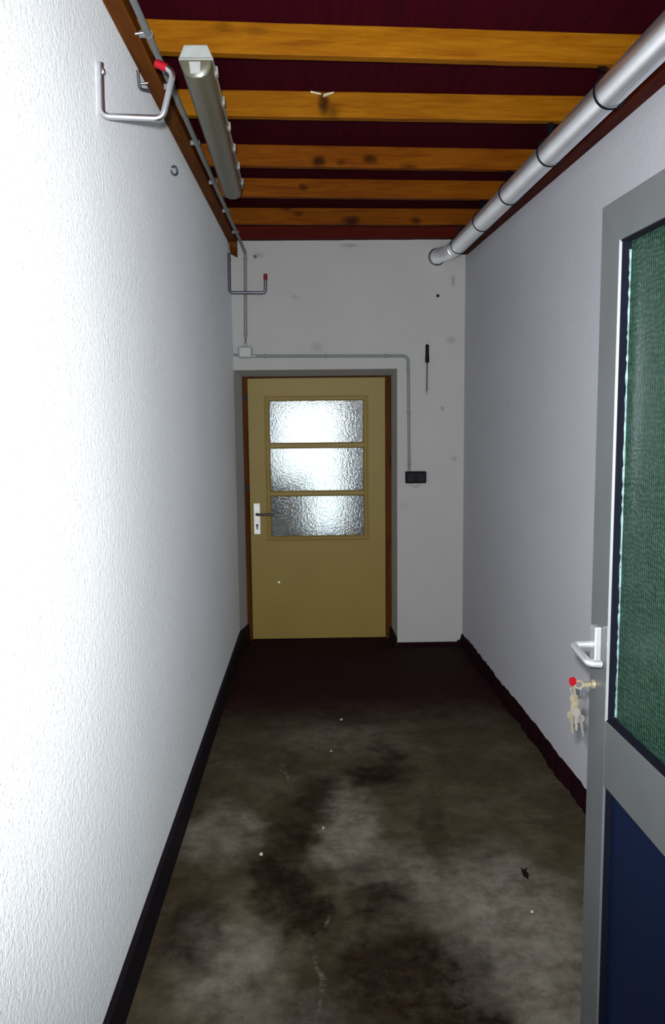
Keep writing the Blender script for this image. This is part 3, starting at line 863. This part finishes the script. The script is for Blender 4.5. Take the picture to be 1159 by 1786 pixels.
obj('top_rail', lprism(BM(), [(0, zT), (SW, zTi), (LW - SW, zTi), (LW, zT)], 0, TH), M_alu, d2, bevel=0.0012)
obj('bottom_rail', lprism(BM(), [(0, 0.008), (SW, zBi), (LW - SW, zBi), (LW, 0.008)], 0, TH), M_alu, d2, bevel=0.0012)
obj('middle_rail', lprism(BM(), [(SW, zMl), (LW - SW, zMl), (LW - SW, zMu), (SW, zMu)], 0, TH), M_alu, d2, bevel=0.0012)
def lbox(bm, u0, u1, t0, t1, z0, z1):
    return lprism(bm, [(u0, z0), (u1, z0), (u1, z1), (u0, z1)], t0, t1)
gd = -0.026
obj('glass_pane', lbox(BM(), SW + 0.001, LW - SW - 0.001, gd - 0.006, gd, zMu + 0.001, zTi - 0.001), M_green, d2)
obj('lower_panel', lbox(BM(), SW + 0.001, LW - SW - 0.001, gd - 0.012, gd + 0.004, zBi + 0.001, zMl - 0.001), M_navy, d2)
def bead(z0, z1):
    bm = BM()
    lbox(bm, SW - 0.0025, SW + 0.0003, 0.0003, -0.006, z0, z1)
    return bm
obj('bead', bead(zMu, zTi), M_alu_bright, d2)
obj('bead', bead(zBi, zMl), M_alu, d2)
bm = BM()
e = 0.0035
lbox(bm, SW + 0.0002, SW + e, -0.006, gd + 0.0005, zMu, zTi)
lbox(bm, SW + e, LW - SW - e, -0.002, gd + 0.0005, zTi - e, zTi - 0.0002)
lbox(bm, SW + e, LW - SW - e, -0.002, gd + 0.0005, zMu + 0.0002, zMu + e)
lbox(bm, LW - SW - e, LW - SW - 0.0002, -0.002, gd + 0.0005, zMu, zTi)
obj('gasket', bm, M_rubber, d2)
bm = BM()
lbox(bm, SW + 0.0002, SW + e, -0.006, gd + 0.0045, zBi, zMl)
lbox(bm, SW + e, LW - SW - e, -0.002, gd + 0.0045, zMl - e, zMl - 0.0002)
obj('gasket', bm, M_rubber, d2)
# uneven line of sealant along the edge of the glass
random.seed(11)
bm = BM(); z = zMu + 0.01; prev = None
while z < zTi - 0.005:
    w = random.choice((0.0008, 0.002, 0.003, 0.0035)) 
    r = [bm.verts.new(LT(u, t, z)) for u, t in ((SW + e, gd + 0.0004), (SW + e + w + 0.001, gd + 0.0004), (SW + e, gd + w + 0.001))]
    if prev:
        for k in range(3):
            bm.faces.new((prev[k], prev[(k + 1) % 3], r[(k + 1) % 3], r[k]))
    else:
        bm.faces.new(r)
    prev = r; z += random.uniform(0.006, 0.02)
bm.faces.new(prev)
obj('sealant', bm, M_seal, d2)
# lever handle on both faces
def handle(sgn, t0):
    pl_ = obj('handle_plate', lbox(BM(), 0.040, 0.074, t0, t0 + sgn * 0.017, 1.040, 1.140), M_alu_bright, d2, bevel=0.003)
    def q(u, t, z): return LT(u, t0 + sgn * t, z)
    bm = BM()
    tube(bm, fillet([q(0.052, 0.015, 1.092), q(0.050, 0.064, 1.092), q(0.166, 0.066, 1.080), q(0.166, 0.036, 1.077)], 0.016, 8), 0.0088, 16)
    obj('lever', bm, M_alu_bright, pl_, smooth=True)
handle(1, 0.0)
handle(-1, TH)
cy_ = obj('lock_cylinder', tube(BM(), [LT(0.036, 0.001, 0.984), LT(0.036, 0.010, 0.984)], 0.0125, 20), M_brass, d2, smooth=True)
for z in (0.30, 1.90):
    obj('hinge', tube(BM(), [LT(LW + 0.004, 0.004, z), LT(LW + 0.004, 0.004, z + 0.10)], 0.011, 16), M_alu, d2, smooth=True)

# the bunch of keys hanging from the lock
kb = thing('key_bunch', LT(0.036, 0.05, 0.87), 'bunch of keys with one red headed key hanging from the open door lock', 'keys')
def kp(u, t, z): return Vector(LT(u, t, z))
bm = BM()
lbox(bm, 0.0335, 0.0385, 0.008, 0.034, 0.979, 0.989)
k0 = obj('inserted_key', bm, M_brass, kb)
obj('bow', ring(BM(), kp(0.036, 0.040, 0.984), (du[0], du[1], 0), 0.010, 0.003, 18, 6), M_brass, k0, smooth=True)
obj('key_ring', ring(BM(), kp(0.036, 0.048, 0.968), (0.75, 0.66, 0.1), 0.015, 0.0014, 28, 6), M_zinc, kb, smooth=True)
def key(c, d, L, nrm, mat_h, mat_b, head):
    """flat key from bow centre c along d"""
    c = Vector(c); d = Vector(d).normalized(); nrm = Vector(nrm); nrm = (nrm - d * nrm.dot(d)).normalized(); s = d.cross(nrm)
    bm = BM()
    poly = [(0.010, 0.0035), (L - 0.004, 0.0035), (L, 0.0), (L - 0.003, -0.003), (L * 0.85, -0.002), (L * 0.75, -0.0042), (L * 0.62, -0.0022), (L * 0.5, -0.004), (0.010, -0.0040)]
    prism(bm, [c + d * a + s * b + nrm * 0.0011 for a, b in poly], [c + d * a + s * b - nrm * 0.0011 for a, b in poly])
    ko = obj('key', bm, mat_b, kb)
    bm = BM()
    hp_ = [(head * math.cos(a) * 1.05, head * math.sin(a)) for a in [2 * math.pi * k / 16 for k in range(16)]]
    th = 0.0016 if mat_h is mat_b else 0.004
    prism(bm, [c + d * a + s * b + nrm * th for a, b in hp_], [c + d * a + s * b - nrm * th for a, b in hp_])
    obj('bow', bm, mat_h, ko)
    return ko
key(kp(0.030, 0.054, 0.990), (0.1, -0.3, -1.0), 0.045, (1, 0.4, 0), M_red, M_brass, 0.0105)
rg = random.Random(3)
for i in range(6):
    a = -0.35 + i * 0.14
    key(kp(0.036 + rg.uniform(-0.012, 0.012), 0.050 + rg.uniform(-0.016, 0.014), 0.946 - 0.010 * i), (math.sin(a) * 0.6, rg.uniform(-0.25, 0.15), -1.0), 0.050, (rg.uniform(-1, 1), -1, 0.2), (M_brass, M_key_steel)[i % 2], (M_brass, M_key_steel)[i % 2], 0.0112)

# door post on which the open door hangs (just outside the frame)
struct('trim_1', box(BM(), EX + 0.02, EX + 0.13, 0.86, 0.976, 0.0, 2.20), M_alu, 'aluminium post carrying the open glass door', 'door post')

# ------------------------------------------------------------------ litter on the floor
bm = BM()
lf = [(-0.020, -0.030), (0.004, -0.044), (0.018, -0.012), (0.010, 0.010), (0.022, 0.034), (0.000, 0.030), (-0.012, 0.046), (-0.016, 0.008)]
prism(bm, [(0.733 + a * 0.6, 2.806 + b * 0.8, 0.001 + 0.006 * abs(a) / 0.02) for a, b in lf], [(0.733 + a * 0.6, 2.806 + b * 0.8, 0.004 + 0.006 * abs(a) / 0.02) for a, b in lf])
tag(obj('dead_leaf', bm, M_leaf), 'curled dark dead leaf on the floor at the right, near the open door', 'leaf')
def chip(x, y, r, label, mat=M_chip):
    rg = random.Random(int(x * 1000 + y * 77))
    bm = BM()
    pts = [(x + r * rg.uniform(0.6, 1.1) * math.cos(2 * math.pi * k / 7), y + 1.3 * r * rg.uniform(0.6, 1.1) * math.sin(2 * math.pi * k / 7)) for k in range(7)]
    prism(bm, [(a, b, 0.0005) for a, b in pts], [(x + (a - x) * 0.7, y + (b - y) * 0.7, 0.0045) for a, b in pts])
    tag(obj('paint_flake', bm, mat), label, 'flake', 'pale flakes on the floor')
chip(-0.233, 2.98, 0.010, 'largest pale flake on the floor, left of the dark central stain')
chip(0.114, 4.354, 0.011, 'farthest pale flake, lying where the floor turns dark red')
chip(0.70, 2.58, 0.006, 'tiny pale flake on the floor nearer the viewer than the dead leaf')
chip(0.05, 3.93, 0.006, 'tiny pale flake in the middle of the floor beyond the dark stains')
chip(0.005, 3.17, 0.006, 'tiny pale flake beside the light grey patch in the centre of the floor')
